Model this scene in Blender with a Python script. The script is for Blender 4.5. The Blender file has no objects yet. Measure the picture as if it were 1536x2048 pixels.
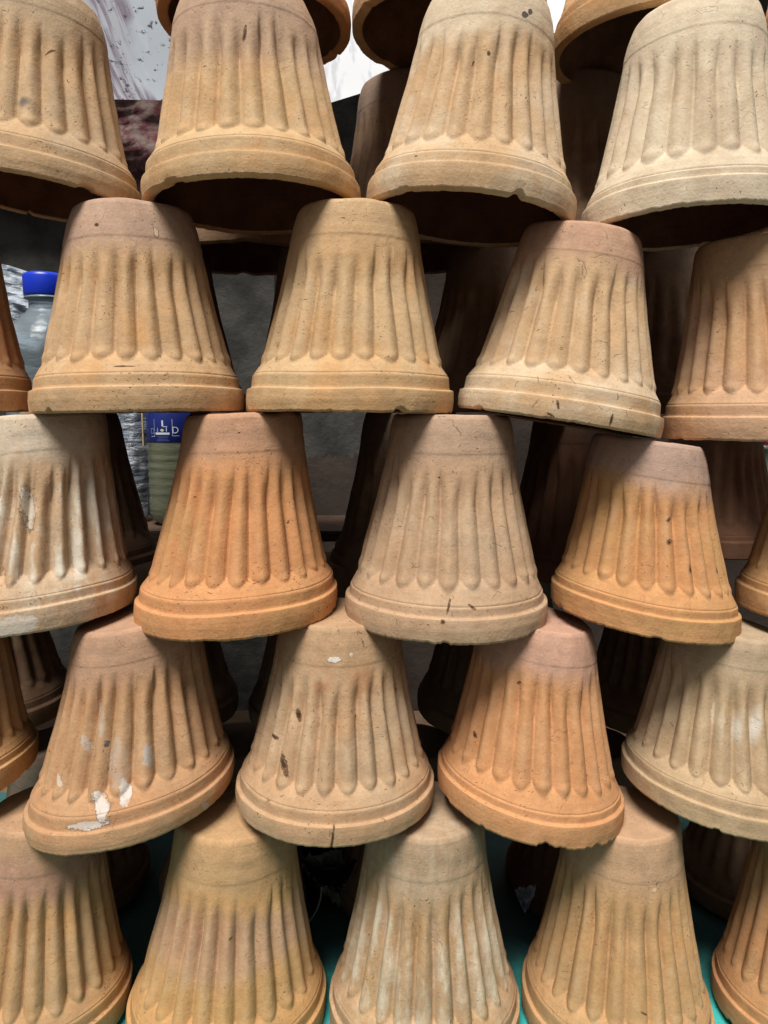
import bpy, math, random
import numpy as np
from mathutils import Vector, Matrix

# ------------------------------------------------------------------ camera
F = 1450.0                      # focal length in pixels of the 1536x2048 photograph
PITCH = math.atan((1024 - 826) / F)
EYE = 1.45                      # camera height above the ground
sc = bpy.context.scene
cam_d = bpy.data.cameras.new("camera")
cam = bpy.data.objects.new("camera", cam_d)
sc.collection.objects.link(cam)
cam.location = (0, 0, EYE)
cam.rotation_euler = (math.radians(90) - PITCH, 0, 0)
cam_d.sensor_fit = 'VERTICAL'
cam_d.sensor_height = 36.0
cam_d.lens = F / 2048 * 36.0
cam_d.clip_start = 0.02
cam_d.clip_end = 500
sc.camera = cam
sc.render.resolution_x, sc.render.resolution_y = 768, 1024

# ------------------------------------------------------------------ light
SUN_EL, SUN_AZ = math.radians(64), math.radians(197)     # azimuth clockwise from +Y
w = bpy.data.worlds.new("World"); sc.world = w; w.use_nodes = True
nt = w.node_tree; nt.nodes.clear()
sky = nt.nodes.new("ShaderNodeTexSky"); sky.sky_type = 'NISHITA'; sky.sun_disc = False
sky.sun_elevation = SUN_EL; sky.sun_rotation = SUN_AZ
sky.air_density = 1.0; sky.dust_density = 4.0; sky.ozone_density = 1.0
hsv = nt.nodes.new("ShaderNodeHueSaturation"); hsv.inputs['Saturation'].default_value = 0.12
bg = nt.nodes.new("ShaderNodeBackground"); bg.inputs['Strength'].default_value = 0.05
out = nt.nodes.new("ShaderNodeOutputWorld")
nt.links.new(sky.outputs[0], hsv.inputs['Color']); nt.links.new(hsv.outputs[0], bg.inputs['Color'])
nt.links.new(bg.outputs[0], out.inputs['Surface'])
sl = bpy.data.lights.new("sun", 'SUN'); sl.energy = 5.0; sl.angle = math.radians(24); sl.color = (1.0, 0.96, 0.90)
so = bpy.data.objects.new("sun", sl); sc.collection.objects.link(so)
S = Vector((math.sin(SUN_AZ) * math.cos(SUN_EL), math.cos(SUN_AZ) * math.cos(SUN_EL), math.sin(SUN_EL)))
so.rotation_euler = S.to_track_quat('Z', 'Y').to_euler()
so.location = (-0.5, -2, 4)
sc.view_settings.view_transform = 'Standard'; sc.view_settings.look = 'None'
sc.view_settings.exposure = 0.08; sc.view_settings.gamma = 1.0

sc.cycles.max_bounces = 6; sc.cycles.diffuse_bounces = 4; sc.cycles.caustics_reflective = False; sc.cycles.caustics_refractive = False

# ------------------------------------------------------------------ helpers
C = sc.collection
CT, ST = math.cos(PITCH), math.sin(PITCH)
def ray(px, py):
    a, b = (px - 768) / F, (1024 - py) / F
    return Vector((a, CT + b * ST, -ST + b * CT))
def at(px, py, Y):
    r = ray(px, py)
    return Vector((0, 0, EYE)) + r * (Y / r.y)
D = 0.20                        # rim diameter of a pot
Y0 = 0.70                       # axis plane of the front layer, metres from the lens
def rowY(r): return Y0 + 0.012 * (1 - r)

def link(o, parent=None):
    C.objects.link(o)
    if parent: o.parent = parent
    return o
def mesh_obj(name, verts, faces, mat, parent=None, smooth=True):
    me = bpy.data.meshes.new(name)
    me.from_pydata([tuple(v) for v in verts], [], faces)
    me.materials.append(mat)
    if smooth: me.polygons.foreach_set('use_smooth', [True] * len(me.polygons))
    me.update()
    return link(bpy.data.objects.new(name, me), parent)
def empty(name, loc, rot=(0, 0, 0)):
    o = bpy.data.objects.new(name, None); o.location = loc; o.rotation_euler = rot
    o.empty_display_size = 0.02
    return link(o)
def tag(o, label=None, cat=None, group=None, kind=None):
    if label: o['label'] = label
    if cat: o['category'] = cat
    if group: o['group'] = group
    if kind: o['kind'] = kind
    return o

# ------------------------------------------------------------------ node helpers
class NG:
    def __init__(s, name):
        s.m = bpy.data.materials.new(name); s.m.use_nodes = True
        s.t = s.m.node_tree; s.t.nodes.clear()
        s.out = s.n('OutputMaterial'); s.b = s.n('BsdfPrincipled')
        s.l(s.b.outputs[0], s.out.inputs['Surface'])
    def n(s, typ, **kw):
        x = s.t.nodes.new('ShaderNode' + typ)
        for k, v in kw.items(): setattr(x, k, v)
        return x
    def l(s, a, b): s.t.links.new(a, b)
    def put(s, sock, v):
        if hasattr(v, 'is_output') or isinstance(v, bpy.types.NodeSocket): s.l(v, sock)
        else: sock.default_value = v
    def math(s, op, a, b=0.0, c=None, clamp=False):
        x = s.n('Math', operation=op); x.use_clamp = clamp
        s.put(x.inputs[0], a); s.put(x.inputs[1], b)
        if c is not None: s.put(x.inputs[2], c)
        return x.outputs[0]
    def ramp(s, v, lo, hi, a=0.0, b=1.0):
        x = s.n('MapRange', interpolation_type='SMOOTHSTEP')
        s.put(x.inputs[0], v); s.put(x.inputs[1], lo); s.put(x.inputs[2], hi); s.put(x.inputs[3], a); s.put(x.inputs[4], b)
        return x.outputs[0]
    def mix(s, f, a, b, mode='MIX'):
        x = s.n('Mix', data_type='RGBA', blend_type=mode)
        s.put(x.inputs[0], f); s.put(x.inputs[6], a); s.put(x.inputs[7], b)
        return x.outputs[2]
    def map(s, vec, scale=(1, 1, 1), loc=(0, 0, 0), rot=(0, 0, 0)):
        x = s.n('Mapping'); s.l(vec, x.inputs[0])
        x.inputs['Location'].default_value = loc; x.inputs['Scale'].default_value = scale; x.inputs['Rotation'].default_value = rot
        return x.outputs[0]
    def noise(s, vec, scale, detail=2.0, rough=0.55, dist=0.0):
        x = s.n('TexNoise'); s.l(vec, x.inputs['Vector'])
        x.inputs['Scale'].default_value = scale; x.inputs['Detail'].default_value = detail
        x.inputs['Roughness'].default_value = rough; x.inputs['Distortion'].default_value = dist
        return x
    def vor(s, vec, scale, feature='F1', rand=1.0):
        x = s.n('TexVoronoi', feature=feature); s.l(vec, x.inputs['Vector'])
        x.inputs['Scale'].default_value = scale; x.inputs['Randomness'].default_value = rand
        return x
    def bump(s, h, dist, strength=1.0, prev=None):
        x = s.n('Bump'); s.l(h, x.inputs['Height']); x.inputs['Distance'].default_value = dist
        x.inputs['Strength'].default_value = strength
        if prev is not None: s.l(prev, x.inputs['Normal'])
        return x.outputs[0]
def rgb(r, g, b): return (r, g, b, 1.0)

def clay(name, base, second, collar, pale, dust=0.25, collar_amt=0.8, second_amt=0.75, pits=0.75, band=None, spots=(), seed=0, H=0.196, cracks=0.22):
    """One fired-clay material: base colour, patches of a second firing colour, a differently fired base end,
    pale dust worn on to the ribs, straw pits, short cracks and listed stains (all in object space)."""
    rnd = random.Random(seed)
    g = NG(name)
    tc = g.n('TexCoord').outputs['Object']
    off = (rnd.uniform(-5, 5), rnd.uniform(-5, 5), rnd.uniform(-5, 5))
    p = g.map(tc, loc=off)
    sep = g.n('SeparateXYZ'); g.l(tc, sep.inputs[0])
    zf = g.math('DIVIDE', sep.outputs[2], H)
    big = g.noise(p, 14, 3, 0.6)
    med = g.noise(p, 55, 4, 0.65)
    fine = g.noise(p, 420, 2, 0.7)
    col = g.mix(g.ramp(big.outputs[0], 0.42, 0.66, 0, second_amt), base, second)
    # base end fired to another tone
    zw = g.math('ADD', zf, g.math('MULTIPLY', g.math('SUBTRACT', big.outputs[0], 0.5), 0.30))
    col = g.mix(g.ramp(zw, 0.69, 0.86, 0, collar_amt), col, collar)
    if band:
        bz, bw, bc, ba = band
        d = g.math('ABSOLUTE', g.math('SUBTRACT', zw, bz))
        col = g.mix(g.ramp(d, bw * 0.3, bw, ba, 0.0), col, bc)
    # dust on ribs and in blotches
    rel = g.n('Attribute'); rel.attribute_name = 'relief'
    streak = g.noise(g.map(p, scale=(1, 1, 0.25)), 60, 3, 0.7)
    dm = g.math('MULTIPLY', g.ramp(streak.outputs[0], 0.40, 0.68), g.ramp(rel.outputs['Fac'], 0.1, 0.9, 0.35, 1.0))
    col = g.mix(g.math('MULTIPLY', dm, dust), col, pale)
    # mid-scale and fine mottling
    col = g.mix(0.34, col, g.mix(g.ramp(med.outputs[0], 0.3, 0.7), rgb(0.36, 0.36, 0.36), rgb(0.62, 0.62, 0.62)), 'OVERLAY')
    col = g.mix(0.22, col, g.mix(g.ramp(fine.outputs[0], 0.3, 0.7), rgb(0.36, 0.36, 0.36), rgb(0.62, 0.62, 0.62)), 'OVERLAY')
    # straw pits: short thin dashes burnt out of the clay
    warp = g.n('VectorMath', operation='MULTIPLY_ADD')
    wn = g.noise(p, 90, 2, 0.6)
    g.l(wn.outputs['Color'], warp.inputs[0]); warp.inputs[1].default_value = (0.012, 0.012, 0.012); g.l(p, warp.inputs[2])
    def dashes(scale, sc3, rot, rad, keep):
        v = g.vor(g.map(warp.outputs[0], scale=sc3, rot=rot), scale)
        cs = g.n('SeparateColor'); g.l(v.outputs['Color'], cs.inputs[0])
        on = g.ramp(cs.outputs[0], keep, keep + 0.02)
        r = g.math('MULTIPLY', cs.outputs[1], rad)
        return g.math('MULTIPLY', g.ramp(v.outputs['Distance'], g.math('MULTIPLY', r, 0.55), r, 1.0, 0.0), on)
    cl = g.ramp(g.noise(p, 24, 3, 0.6).outputs[0], 0.46, 0.66, 0.02, 1.0)
    d1 = dashes(170, (1, 1, 3.2), (0.3, 0.5, 0), 0.27, 0.62)
    d2 = dashes(150, (2.8, 2.8, 1), (0.2, -0.4, 0.3), 0.26, 0.68)
    d3 = dashes(380, (1, 1, 1.8), (0, 0.7, 0), 0.38, 0.72)
    pit = g.math('MAXIMUM', g.math('MAXIMUM', d1, d2), g.math('MULTIPLY', d3, 0.7))
    pit = g.math('MULTIPLY', pit, g.math('MULTIPLY', cl, pits), clamp=True)
    # hairline cracks, only where a mask lets them
    ve = g.vor(g.map(warp.outputs[0], scale=(1, 1, 0.8)), 34, 'DISTANCE_TO_EDGE')
    ck = g.math('MULTIPLY', g.ramp(ve.outputs[0], 0.004, 0.014, 1.0, 0.0), g.ramp(g.noise(p, 75, 2, 0.5).outputs[0], 0.60, 0.64))
    ck = g.math('MULTIPLY', ck, cracks)
    dark = rgb(base[0] * 0.22, base[1] * 0.17, base[2] * 0.14)
    col = g.mix(g.math('MULTIPLY', g.math('MAXIMUM', pit, ck), 0.95), col, dark)
    # pale flecks
    v3 = g.vor(p, 210); c3 = g.n('SeparateColor'); g.l(v3.outputs['Color'], c3.inputs[0])
    fl = g.math('MULTIPLY', g.ramp(v3.outputs['Distance'], 0.10, 0.2, 1, 0), g.ramp(c3.outputs[0], 0.86, 0.88))
    col = g.mix(g.math('MULTIPLY', fl, 0.45), col, pale)
    gouge = None
    wobn = g.noise(p, 110, 6, 0.75).outputs[0] if spots else None
    grit = g.ramp(streak.outputs[0], 0.36, 0.50, 0.35, 1.0)
    rough = 0.86
    for (c, ax, ay, az, colr, amt, depth, tilt) in spots:
        dv = g.n('VectorMath', operation='SUBTRACT'); g.l(tc, dv.inputs[0]); dv.inputs[1].default_value = c
        q = g.map(dv.outputs[0], rot=(0, tilt, 0))
        q = g.map(q, scale=(1 / ax, 1 / ay, 1 / az))
        ln = g.n('VectorMath', operation='LENGTH'); g.l(q, ln.inputs[0])
        wob = g.math('MULTIPLY', g.math('SUBTRACT', wobn, 0.5), 2.6)
        m = g.ramp(g.math('ADD', ln.outputs['Value'], wob), 0.8, 1.02, 1.0, 0.0) if depth != 'soft' else g.ramp(g.math('ADD', ln.outputs['Value'], g.math('MULTIPLY', wob, 0.3)), 0.1, 1.1, 1.0, 0.0)
        col = g.mix(g.math('MULTIPLY', g.math('MULTIPLY', m, grit) if colr[2] > .3 else m, amt), col, colr)
        if depth == 1:
            m2 = g.ramp(g.math('ADD', ln.outputs['Value'], g.math('MULTIPLY', wob, 1.2)), 0.35, 0.75, 1.0, 0.0)
            col = g.mix(g.math('MULTIPLY', m2, 0.9), col, rgb(.035, .018, .010))
        if isinstance(depth, (int, float)) and depth:
            mm = g.math('MULTIPLY', m, depth)
            gouge = mm if gouge is None else g.math('ADD', gouge, mm)
    g.l(col, g.b.inputs['Base Color'])
    g.put(g.b.inputs['Roughness'], rough); g.b.inputs['Specular IOR Level'].default_value = 0.25
    # relief: wheel lines, grain, pits
    lines = g.noise(g.map(p, scale=(2.5, 2.5, 55)), 3.0, 3, 0.6)
    lamt = g.math('MAXIMUM', g.ramp(zf, 0.77, 0.84), g.ramp(zf, 0.24, 0.18))
    hgt = g.math('MULTIPLY', g.math('MULTIPLY', lines.outputs[0], lamt), 0.00035)
    hgt = g.math('MULTIPLY_ADD', med.outputs[0], 0.0011, hgt)
    hgt = g.math('MULTIPLY_ADD', fine.outputs[0], 0.00022, hgt)
    hgt = g.math('MULTIPLY_ADD', g.math('MAXIMUM', pit, ck), -0.0008, hgt)
    if gouge is not None: hgt = g.math('MULTIPLY_ADD', gouge, -0.0035, hgt)
    nrm = g.bump(hgt, 1.0, 1.0)
    g.l(nrm, g.b.inputs['Normal'])
    return g.m

# ------------------------------------------------------------------ the pot
PROFILE = np.array([  # height / H, radius / D on the ridges
    (0.000, .494), (0.010, .4990), (0.060, .5010), (0.104, .4995), (0.111, .4975), (0.1175, .4815), (0.124, .4795),
    (0.160, .4765), (0.168, .4740), (0.172, .4685), (0.176, .4695), (0.181, .4670), (0.190, .4610), (0.210, .4500), (0.240, .4375), (0.270, .4305),
    (0.310, .4225), (0.365, .4110), (0.470, .3890), (0.5825, .3670), (0.720, .3430), (0.800, .3285), (0.816, .3255),
    (0.825, .3241), (0.832, .3246), (0.838, .3240), (0.872, .3180), (0.920, .3060), (0.980, .2830), (0.993, .2760), (1.000, .2660)])
FLARE = np.array([(0.0, .7), (.176, .4695), (.181, .4670), (.190, .4610), (.210, .4495), (.235, .4310), (.255, .4100), (.275, .3850), (.300, .348), (.34, .28), (1.0, .0)])
RIDGE = np.array([(0.0, .4830), (.240, .4370), (.310, .4225), (1.0, .28)])
def prof(z): return np.interp(z, PROFILE[:, 0], PROFILE[:, 1])
def smooth(a, b, x):
    t = np.clip((x - a) / (b - a), 0, 1); return t * t * (3 - 2 * t)
def wobble(rng, th, z, n, mmax, qmax):
    o = np.zeros(np.broadcast(th, z).shape)
    for _ in range(n):
        m = rng.integers(0, mmax + 1); q = rng.uniform(-qmax, qmax)
        o = o + np.cos(m * th + q * z + rng.uniform(0, 6.28)) / math.sqrt(n)
    return o
Z_OUT = np.unique(np.concatenate([PROFILE[:, 0], np.linspace(0, .012, 3), np.linspace(0.012, .11, 6), np.linspace(.11, .126, 5), np.linspace(.126, .19, 8),
                  np.linspace(.19, .32, 20), np.linspace(.32, .66, 16), np.linspace(.66, .82, 14), np.linspace(.82, .84, 5), np.linspace(.84, 1.0, 8)]))
Z_LO = np.unique(np.concatenate([PROFILE[:, 0], np.linspace(.19, .32, 8), np.linspace(.32, .86, 10)]))

def pot_geometry(seed, dia, H, shx=0.0, shy=0.0, ribs=25, ribw=1.0, depth=0.040, nth=286, low=False, chips=3, phase=0.0, slim=0.04, topchip=0.004):
    rng = np.random.default_rng(seed)
    zz = Z_LO if low else Z_OUT
    th = np.linspace(0, 2 * np.pi, nth, endpoint=False)
    T, Z = np.meshgrid(th, zz)
    R = prof(Z)
    # ribs: rounded mouldings, round lower ends standing on the flare, tops dying out below the smooth collar
    k = T * ribs / (2 * np.pi) + phase
    irr = 0.022 * np.sin(3 * T + rng.uniform(0, 6)) + 0.008 * np.sin(7 * T + rng.uniform(0, 6)) + 0.02 * np.sin(2 * T + 2 * Z + rng.uniform(0, 6))
    k = k + irr
    idx = np.floor(k).astype(int) % ribs
    f = (k - np.floor(k) - 0.5) * 2                    # -1..1 across one rib
    rw = (ribw + rng.uniform(-.05, .04, ribs))[idx]
    rw = rw * (1 - .22 * smooth(.45, .78, Z))
    fr = np.clip(np.abs(f) / rw, 0, 1)
    cross = .65 * np.sqrt(1 - fr ** 2) + .175 * (1 + np.cos(np.pi * fr))
    ztop = 0.795 + rng.uniform(-.04, .03, ribs)[idx]
    dep = depth * (1 + rng.uniform(-.18, .18, ribs))[idx]
    fade = 1 - smooth(ztop - .20, ztop, Z)
    toe = 0.0055 * np.exp(-((Z - .252 + rng.uniform(-.012, .012, ribs)[idx]) / .022) ** 2)
    ridge = np.where(Z < .31, np.interp(Z, RIDGE[:, 0], RIDGE[:, 1]), R) + toe * cross + (rng.uniform(-.004, .004, ribs)[idx]) * smooth(.5, .25, Z) * (Z > .1)
    wst = smooth(.25, .84, Z) * (1 - smooth(.87, .99, Z))
    ridge = ridge * (1 - slim * wst)
    body = ridge - dep * (1 - cross) * fade
    flare = np.interp(Z, FLARE[:, 0], FLARE[:, 1])
    sm = .0014
    R = np.where(Z > .176, (body + flare + np.sqrt((body - flare) ** 2 + sm ** 2)) / 2 - sm * .3 * smooth(.5, .3, Z), R)
    R = np.where(Z > .42, body, R)
    rel = cross * fade * smooth(.2, .27, Z)
    # hand-made unevenness
    R = R + 0.0030 * wobble(rng, T, Z, 8, 4, 6) + 0.0009 * wobble(rng, T, Z, 14, 26, 40)
    step_w = 0.004 * wobble(rng, T, 0 * Z, 6, 5, 1) * np.exp(-((Z - .14) / .06) ** 2)
    Zg = Z + step_w + 0.004 * wobble(rng, T, 0 * Z, 4, 3, 1) * np.exp(-((Z - .825) / .05) ** 2)
    ctrl = np.array([0, .1175, .172, .25, .825, 1.0]); dz = np.array([0, rng.uniform(-.010, .012), rng.uniform(-.010, .014), rng.uniform(-.008, .012), rng.uniform(-.022, .018), 0])
    Zg = Zg + np.interp(Z, ctrl, dz)
    R = R + rng.uniform(-.004, .005) * np.exp(-((Z - .06) / .06) ** 2) + rng.uniform(-.006, .004) * np.exp(-((Z - .93) / .10) ** 2)
    Zg = Zg - topchip * np.clip(wobble(rng, T, 0 * Z, 10, 9, 1), 0, 2) * smooth(.955, 1.0, Z)
    # worn and chipped lower edge
    edge = 0.0020 * np.abs(wobble(rng, th, 0 * th, 10, 50, 1)) + 0.004 * np.clip(wobble(rng, th, 0 * th, 6, 9, 1) - .3, 0, 2) + 0.0011 * rng.standard_normal(nth)
    for _ in range(chips):
        t0 = rng.uniform(0, 2 * np.pi); wdt = rng.uniform(.015, .09); h = rng.uniform(.004, .020)
        dt = np.angle(np.exp(1j * (th - t0)))
        edge += h * np.clip(1 - (dt / wdt) ** 2, 0, 1) ** .5
    edge = np.clip(edge, 0, .04)
    Zg = Zg + edge[None, :] * (1 - smooth(0.0, 0.09, Z))
    rows = [(R, Zg, rel)]
    # inside: lip, wall, floor of the pot
    zi = np.array([0.0, .010, .05, .12, .3, .6, .88, .935, .94]); ri = np.array([.458, .447, .443, .415, .325, .275, .240, .222, .0005])
    Ti, Zi = np.meshgrid(th, zi); Ri = np.interp(Zi, zi, ri)
    for j in range(len(zi)): Ri[j] = ri[j]
    Zin = Zi + edge[None, :] * (1 - smooth(0, .08, Zi)) * .8
    # outer surface listed top to bottom, then the lip and the inside going back up
    cap_r = np.array([.0005, .15, .255]); cap = np.repeat(cap_r[:, None], nth, 1); capz = np.full_like(cap, .9995); capz[:] = capz - topchip * .6
    Rall = np.vstack([cap, R[::-1], Ri]); Zall = np.vstack([capz, Zg[::-1], Zin]); Rel = np.vstack([cap * 0, rel[::-1], Ri * 0])
    znom = np.concatenate([[1, 1, 1], zz[::-1], zi - 10])
    n = Rall.shape[0]
    X = Rall * np.cos(th)[None, :] * dia; Y = Rall * np.sin(th)[None, :] * dia; Zm = Zall * H
    X = X + shx * Zm; Y = Y + shy * Zm
    P = np.stack([X, Y, Zm], -1)
    # vertex normals of the whole body so the three parts meet without a seam
    du = np.roll(P, -1, 1) - np.roll(P, 1, 1)
    dv = np.empty_like(P); dv[1:-1] = P[2:] - P[:-2]; dv[0] = P[1] - P[0]; dv[-1] = P[-1] - P[-2]
    N = np.cross(dv, du); N /= (np.linalg.norm(N, axis=-1, keepdims=True) + 1e-12)
    N[0:3] = (0, 0, 1); N[-1] = (0, 0, -1)
    return P, N, Rel, znom

_ic = []
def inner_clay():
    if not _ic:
        g = NG('shade_darkened_inner_clay'); tc = g.n('TexCoord').outputs['Object']  # clay colour darkened to paint in the shade inside the pots
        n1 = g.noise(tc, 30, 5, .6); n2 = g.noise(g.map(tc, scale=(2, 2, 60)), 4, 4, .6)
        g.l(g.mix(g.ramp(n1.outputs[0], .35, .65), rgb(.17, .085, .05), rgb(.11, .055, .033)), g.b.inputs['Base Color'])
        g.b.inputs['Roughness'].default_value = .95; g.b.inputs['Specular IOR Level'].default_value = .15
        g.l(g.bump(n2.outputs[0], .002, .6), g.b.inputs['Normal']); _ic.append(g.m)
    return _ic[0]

def part_mesh(name, P, N, Rel, r0, r1, mat):
    nth = P.shape[1]; n = r1 - r0
    V = P[r0:r1].reshape(-1, 3)
    i = np.arange(n - 1)[:, None]; j = np.arange(nth)[None, :]; j2 = (j + 1) % nth
    a = i * nth + j; b = i * nth + j2; c = (i + 1) * nth + j2; d = (i + 1) * nth + j
    Fq = np.stack([a, d, c, b], -1).reshape(-1, 4)
    me = bpy.data.meshes.new(name)
    me.vertices.add(len(V)); me.vertices.foreach_set('co', V.astype(np.float32).ravel())
    me.loops.add(Fq.size); me.loops.foreach_set('vertex_index', Fq.astype(np.int32).ravel())
    me.polygons.add(len(Fq)); me.polygons.foreach_set('loop_start', np.arange(0, Fq.size, 4, dtype=np.int32))
    me.update(calc_edges=True)
    me.polygons.foreach_set('use_smooth', [True] * len(Fq))
    at_ = me.attributes.new('relief', 'FLOAT', 'POINT'); at_.data.foreach_set('value', Rel[r0:r1].astype(np.float32).ravel())
    me.normals_split_custom_set_from_vertices(N[r0:r1].reshape(-1, 3).tolist())
    me.materials.append(mat)
    return me

def pot_parts(geo, mat):
    P, N, Rel, zn = geo
    n_out = int(np.argmin(np.abs(zn[:] - 0.0)))          # row of the lower edge
    i_col = int(np.argmin(np.abs(zn - 0.825))); i_rim = int(np.argmin(np.abs(zn - 0.172)))
    base = part_mesh('base', P, N, Rel, 0, i_col + 1, mat)
    body = part_mesh('body', P, N, Rel, i_col, i_rim + 1, mat)
    rim = part_mesh('rim', P, N, Rel, i_rim, n_out + 3, mat)
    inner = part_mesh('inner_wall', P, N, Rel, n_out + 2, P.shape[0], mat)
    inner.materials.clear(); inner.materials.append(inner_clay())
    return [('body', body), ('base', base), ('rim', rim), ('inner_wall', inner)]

# clay tones (linear albedo)
TAN = rgb(.485, .318, .176); OCHRE = rgb(.48, .265, .110); ORANGE = rgb(.51, .240, .102); PALE = rgb(.60, .50, .365); BROWN = rgb(.38, .235, .125)
ROSE = rgb(.42, .250, .165); MAUVE = rgb(.39, .265, .205); GREY = rgb(.43, .320, .210); DUST = rgb(.57, .43, .28); WHITE = rgb(.62, .58, .51)

def hit_local(px, py, Cw, a, dia, H, shx):
    """where the ray of a point in the photograph meets a pot's own surface, in that pot's coordinates"""
    r = ray(px, py); o = Vector((0, 0, EYE)) - Cw
    ca, sa = math.cos(a), math.sin(a)
    tmin = 0.3
    for k in range(4000):
        t = tmin + k * 0.0002
        p = o + r * t
        x = p.x * ca + p.z * sa; z = -p.x * sa + p.z * ca; y = p.y
        if 0 <= z <= H and math.hypot(x - shx * z, y) <= float(prof(z / H)) * dia - 0.001: return (x, y, z)
    return (0, -dia * .4, H * .3)

def front_pot(key, L, R, T, row, label, look, spots=(), seed=None, Y=None, low=False, group='fluted clay pots stacked upside down at the front', **geo_kw):
    Y = Y if Y is not None else rowY(row)
    def bearing(px, py):
        r = ray(px, py); return math.atan2(r.x, r.y)
    lw, rw = at(*L, Y), at(*R, Y); v = rw - lw; a = math.atan2(v.z, v.x)
    b0, b1 = bearing(*L), bearing(*R); bc = (b0 + b1) / 2
    dia = 2 * (Y / math.cos(bc)) * math.sin((b1 - b0) / 2)
    cx = Y * math.tan(bc)
    Cw = Vector((cx, Y, lw.z + (rw.z - lw.z) * (cx - lw.x) / (rw.x - lw.x)))
    tb = (bearing(T[0] - 112, T[1]) + bearing(T[0] + 112, T[1])) / 2
    tw = at(*T, Y); tw.x = Y * math.tan(tb)
    ax = tw - Cw
    lx = ax.x * math.cos(a) + ax.z * math.sin(a); lz = -ax.x * math.sin(a) + ax.z * math.cos(a)
    H = lz; shx = lx / lz
    seed = seed if seed is not None else (abs(hash_str(key)) % 9999)
    sp = []
    for (px, py, wx, wy, colr, amt, dep, tilt) in spots:
        c = hit_local(px, py, Cw, a, dia, H, shx)
        s = D / 405
        k = .78 if dep == 1 else 1.0
        sp.append((c, wx * s * k, max(wx, wy, 14) * s, wy * s * k, colr, amt, dep, math.radians(tilt)))
    mat = clay('clay_' + key, spots=sp, seed=seed, H=H, **look)
    root = empty('flower_pot', Cw, (0, -a, 0))
    tag(root, label, 'flower pot', group)
    for nm, me in pot_parts(pot_geometry(seed, dia, H, shx, 0.0, low=low, **geo_kw), mat):
        link(bpy.data.objects.new(nm, me), root)
    POTS[key] = (Cw, dia, H)
    return root
def hash_str(s):
    h = 7
    for ch in s: h = (h * 31 + ord(ch)) % 1000003
    return h
POTS = {}
def look(base, second, collar, pale=DUST, **kw): return dict(base=base, second=second, collar=collar, pale=pale, **kw)

DK = rgb(.05, .045, .045); INK = rgb(.045, .055, .07); PAINT = rgb(.60, .59, .56); GP = rgb(.44, .40, .36); RUST = rgb(.33, .13, .05); HOLE = rgb(.20, .11, .055)

# ---- top visible row
front_pot('00', (-147, 372), (283, 424), (75, 6), 0, 'dusty tan clay pot with a blue-black smudge on one rib, top left corner',
          look(TAN, GREY, GREY, dust=.35, pits=1.2), [(46, 202, 17, 13, INK, .75, 'soft', 0), (100, 105, 12, 3, HOLE, .9, 1, 40)], slim=0, ribs=23, ribw=.95)
front_pot('01', (287, 422), (722, 416), (487, 12), 0, 'tan clay pot with a greyish mauve upper half, beside the maroon cloth',
          look(rgb(.50, .34, .185), OCHRE, MAUVE, dust=.35, band=(.74, .25, MAUVE, .6), collar_amt=.5), [(490, 68, 4, 16, HOLE, .8, 1, -12)], slim=-0.01, ribs=25, ribw=1.0)
front_pot('02', (730, 420), (1148, 468), (980, 22), 0, 'light tan clay pot with a black fleck on its base, third in the top row',
          look(TAN, PALE, PALE, dust=.45, collar_amt=.6), [(1050, 30, 6, 6, DK, .9, 0.5, 20), (1060, 24, 4, 5, DK, .9, 0.5, 0), (948, 122, 3, 10, HOLE, .8, 1, -20), (978, 108, 4, 5, HOLE, .8, 1, 0)], slim=0.015, ribs=25, ribw=1.05)
front_pot('03', (1160, 468), (1592, 452), (1393, 42), 0, 'pale chalky clay pot in the top right corner, the lightest of the stack',
          look(PALE, GREY, PALE, dust=.5, second_amt=.6), [], slim=0.005, ribs=23, ribw=1.0, depth=.036)
# ---- second row
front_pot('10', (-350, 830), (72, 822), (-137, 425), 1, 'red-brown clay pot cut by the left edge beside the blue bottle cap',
          look(rgb(.37, .165, .07), BROWN, BROWN, dust=.1), [])  # base colour lowered for the shade this pot stands in
front_pot('11', (58, 829), (488, 822), (263, 428), 1, 'tan clay pot with a rosy base, right of the blue-capped bottle',
          look(TAN, OCHRE, MAUVE, dust=.25, pits=1.1), [(252, 733, 20, 2, HOLE, .95, 1, 0), (312, 466, 4, 12, DUST, .8, -1, 10), (192, 450, 5, 4, HOLE, .9, 1, 0)], slim=0.012, ribs=25, ribw=1.02)
front_pot('12', (493, 823), (904, 827), (713, 428), 1, 'sandy clay pot with a straight chipped lower edge, middle of the second row',
          look(rgb(.485, .330, .180), OCHRE, rgb(.46, .31, .175), dust=.3, collar_amt=.6), [(640, 630, 12, 20, OCHRE, .5, 'soft', 20)], slim=0.035, ribs=25, ribw=1.0, chips=11)
front_pot('13', (912, 814), (1322, 880), (1166, 472), 1, 'cream tan clay pot tipped down to the right, with cracked rim',
          look(TAN, PALE, ROSE, dust=.4, collar_amt=1.0, cracks=.45), [(1100, 830, 10, 3, HOLE, .9, 1, -20), (1115, 812, 3, 12, HOLE, .8, 1, 15), (1222, 838, 3, 14, HOLE, .8, 1, 0)], slim=0.03, ribs=25, ribw=1.0)
front_pot('14', (1325, 878), (1735, 876), (1508, 490), 1, 'pinkish tan clay pot at the right edge with deep flutes, second row',
          look(rgb(.48, .28, .145), rgb(.48, .30, .19), BROWN, dust=.25), [], ribs=23, ribw=.95)
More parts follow.
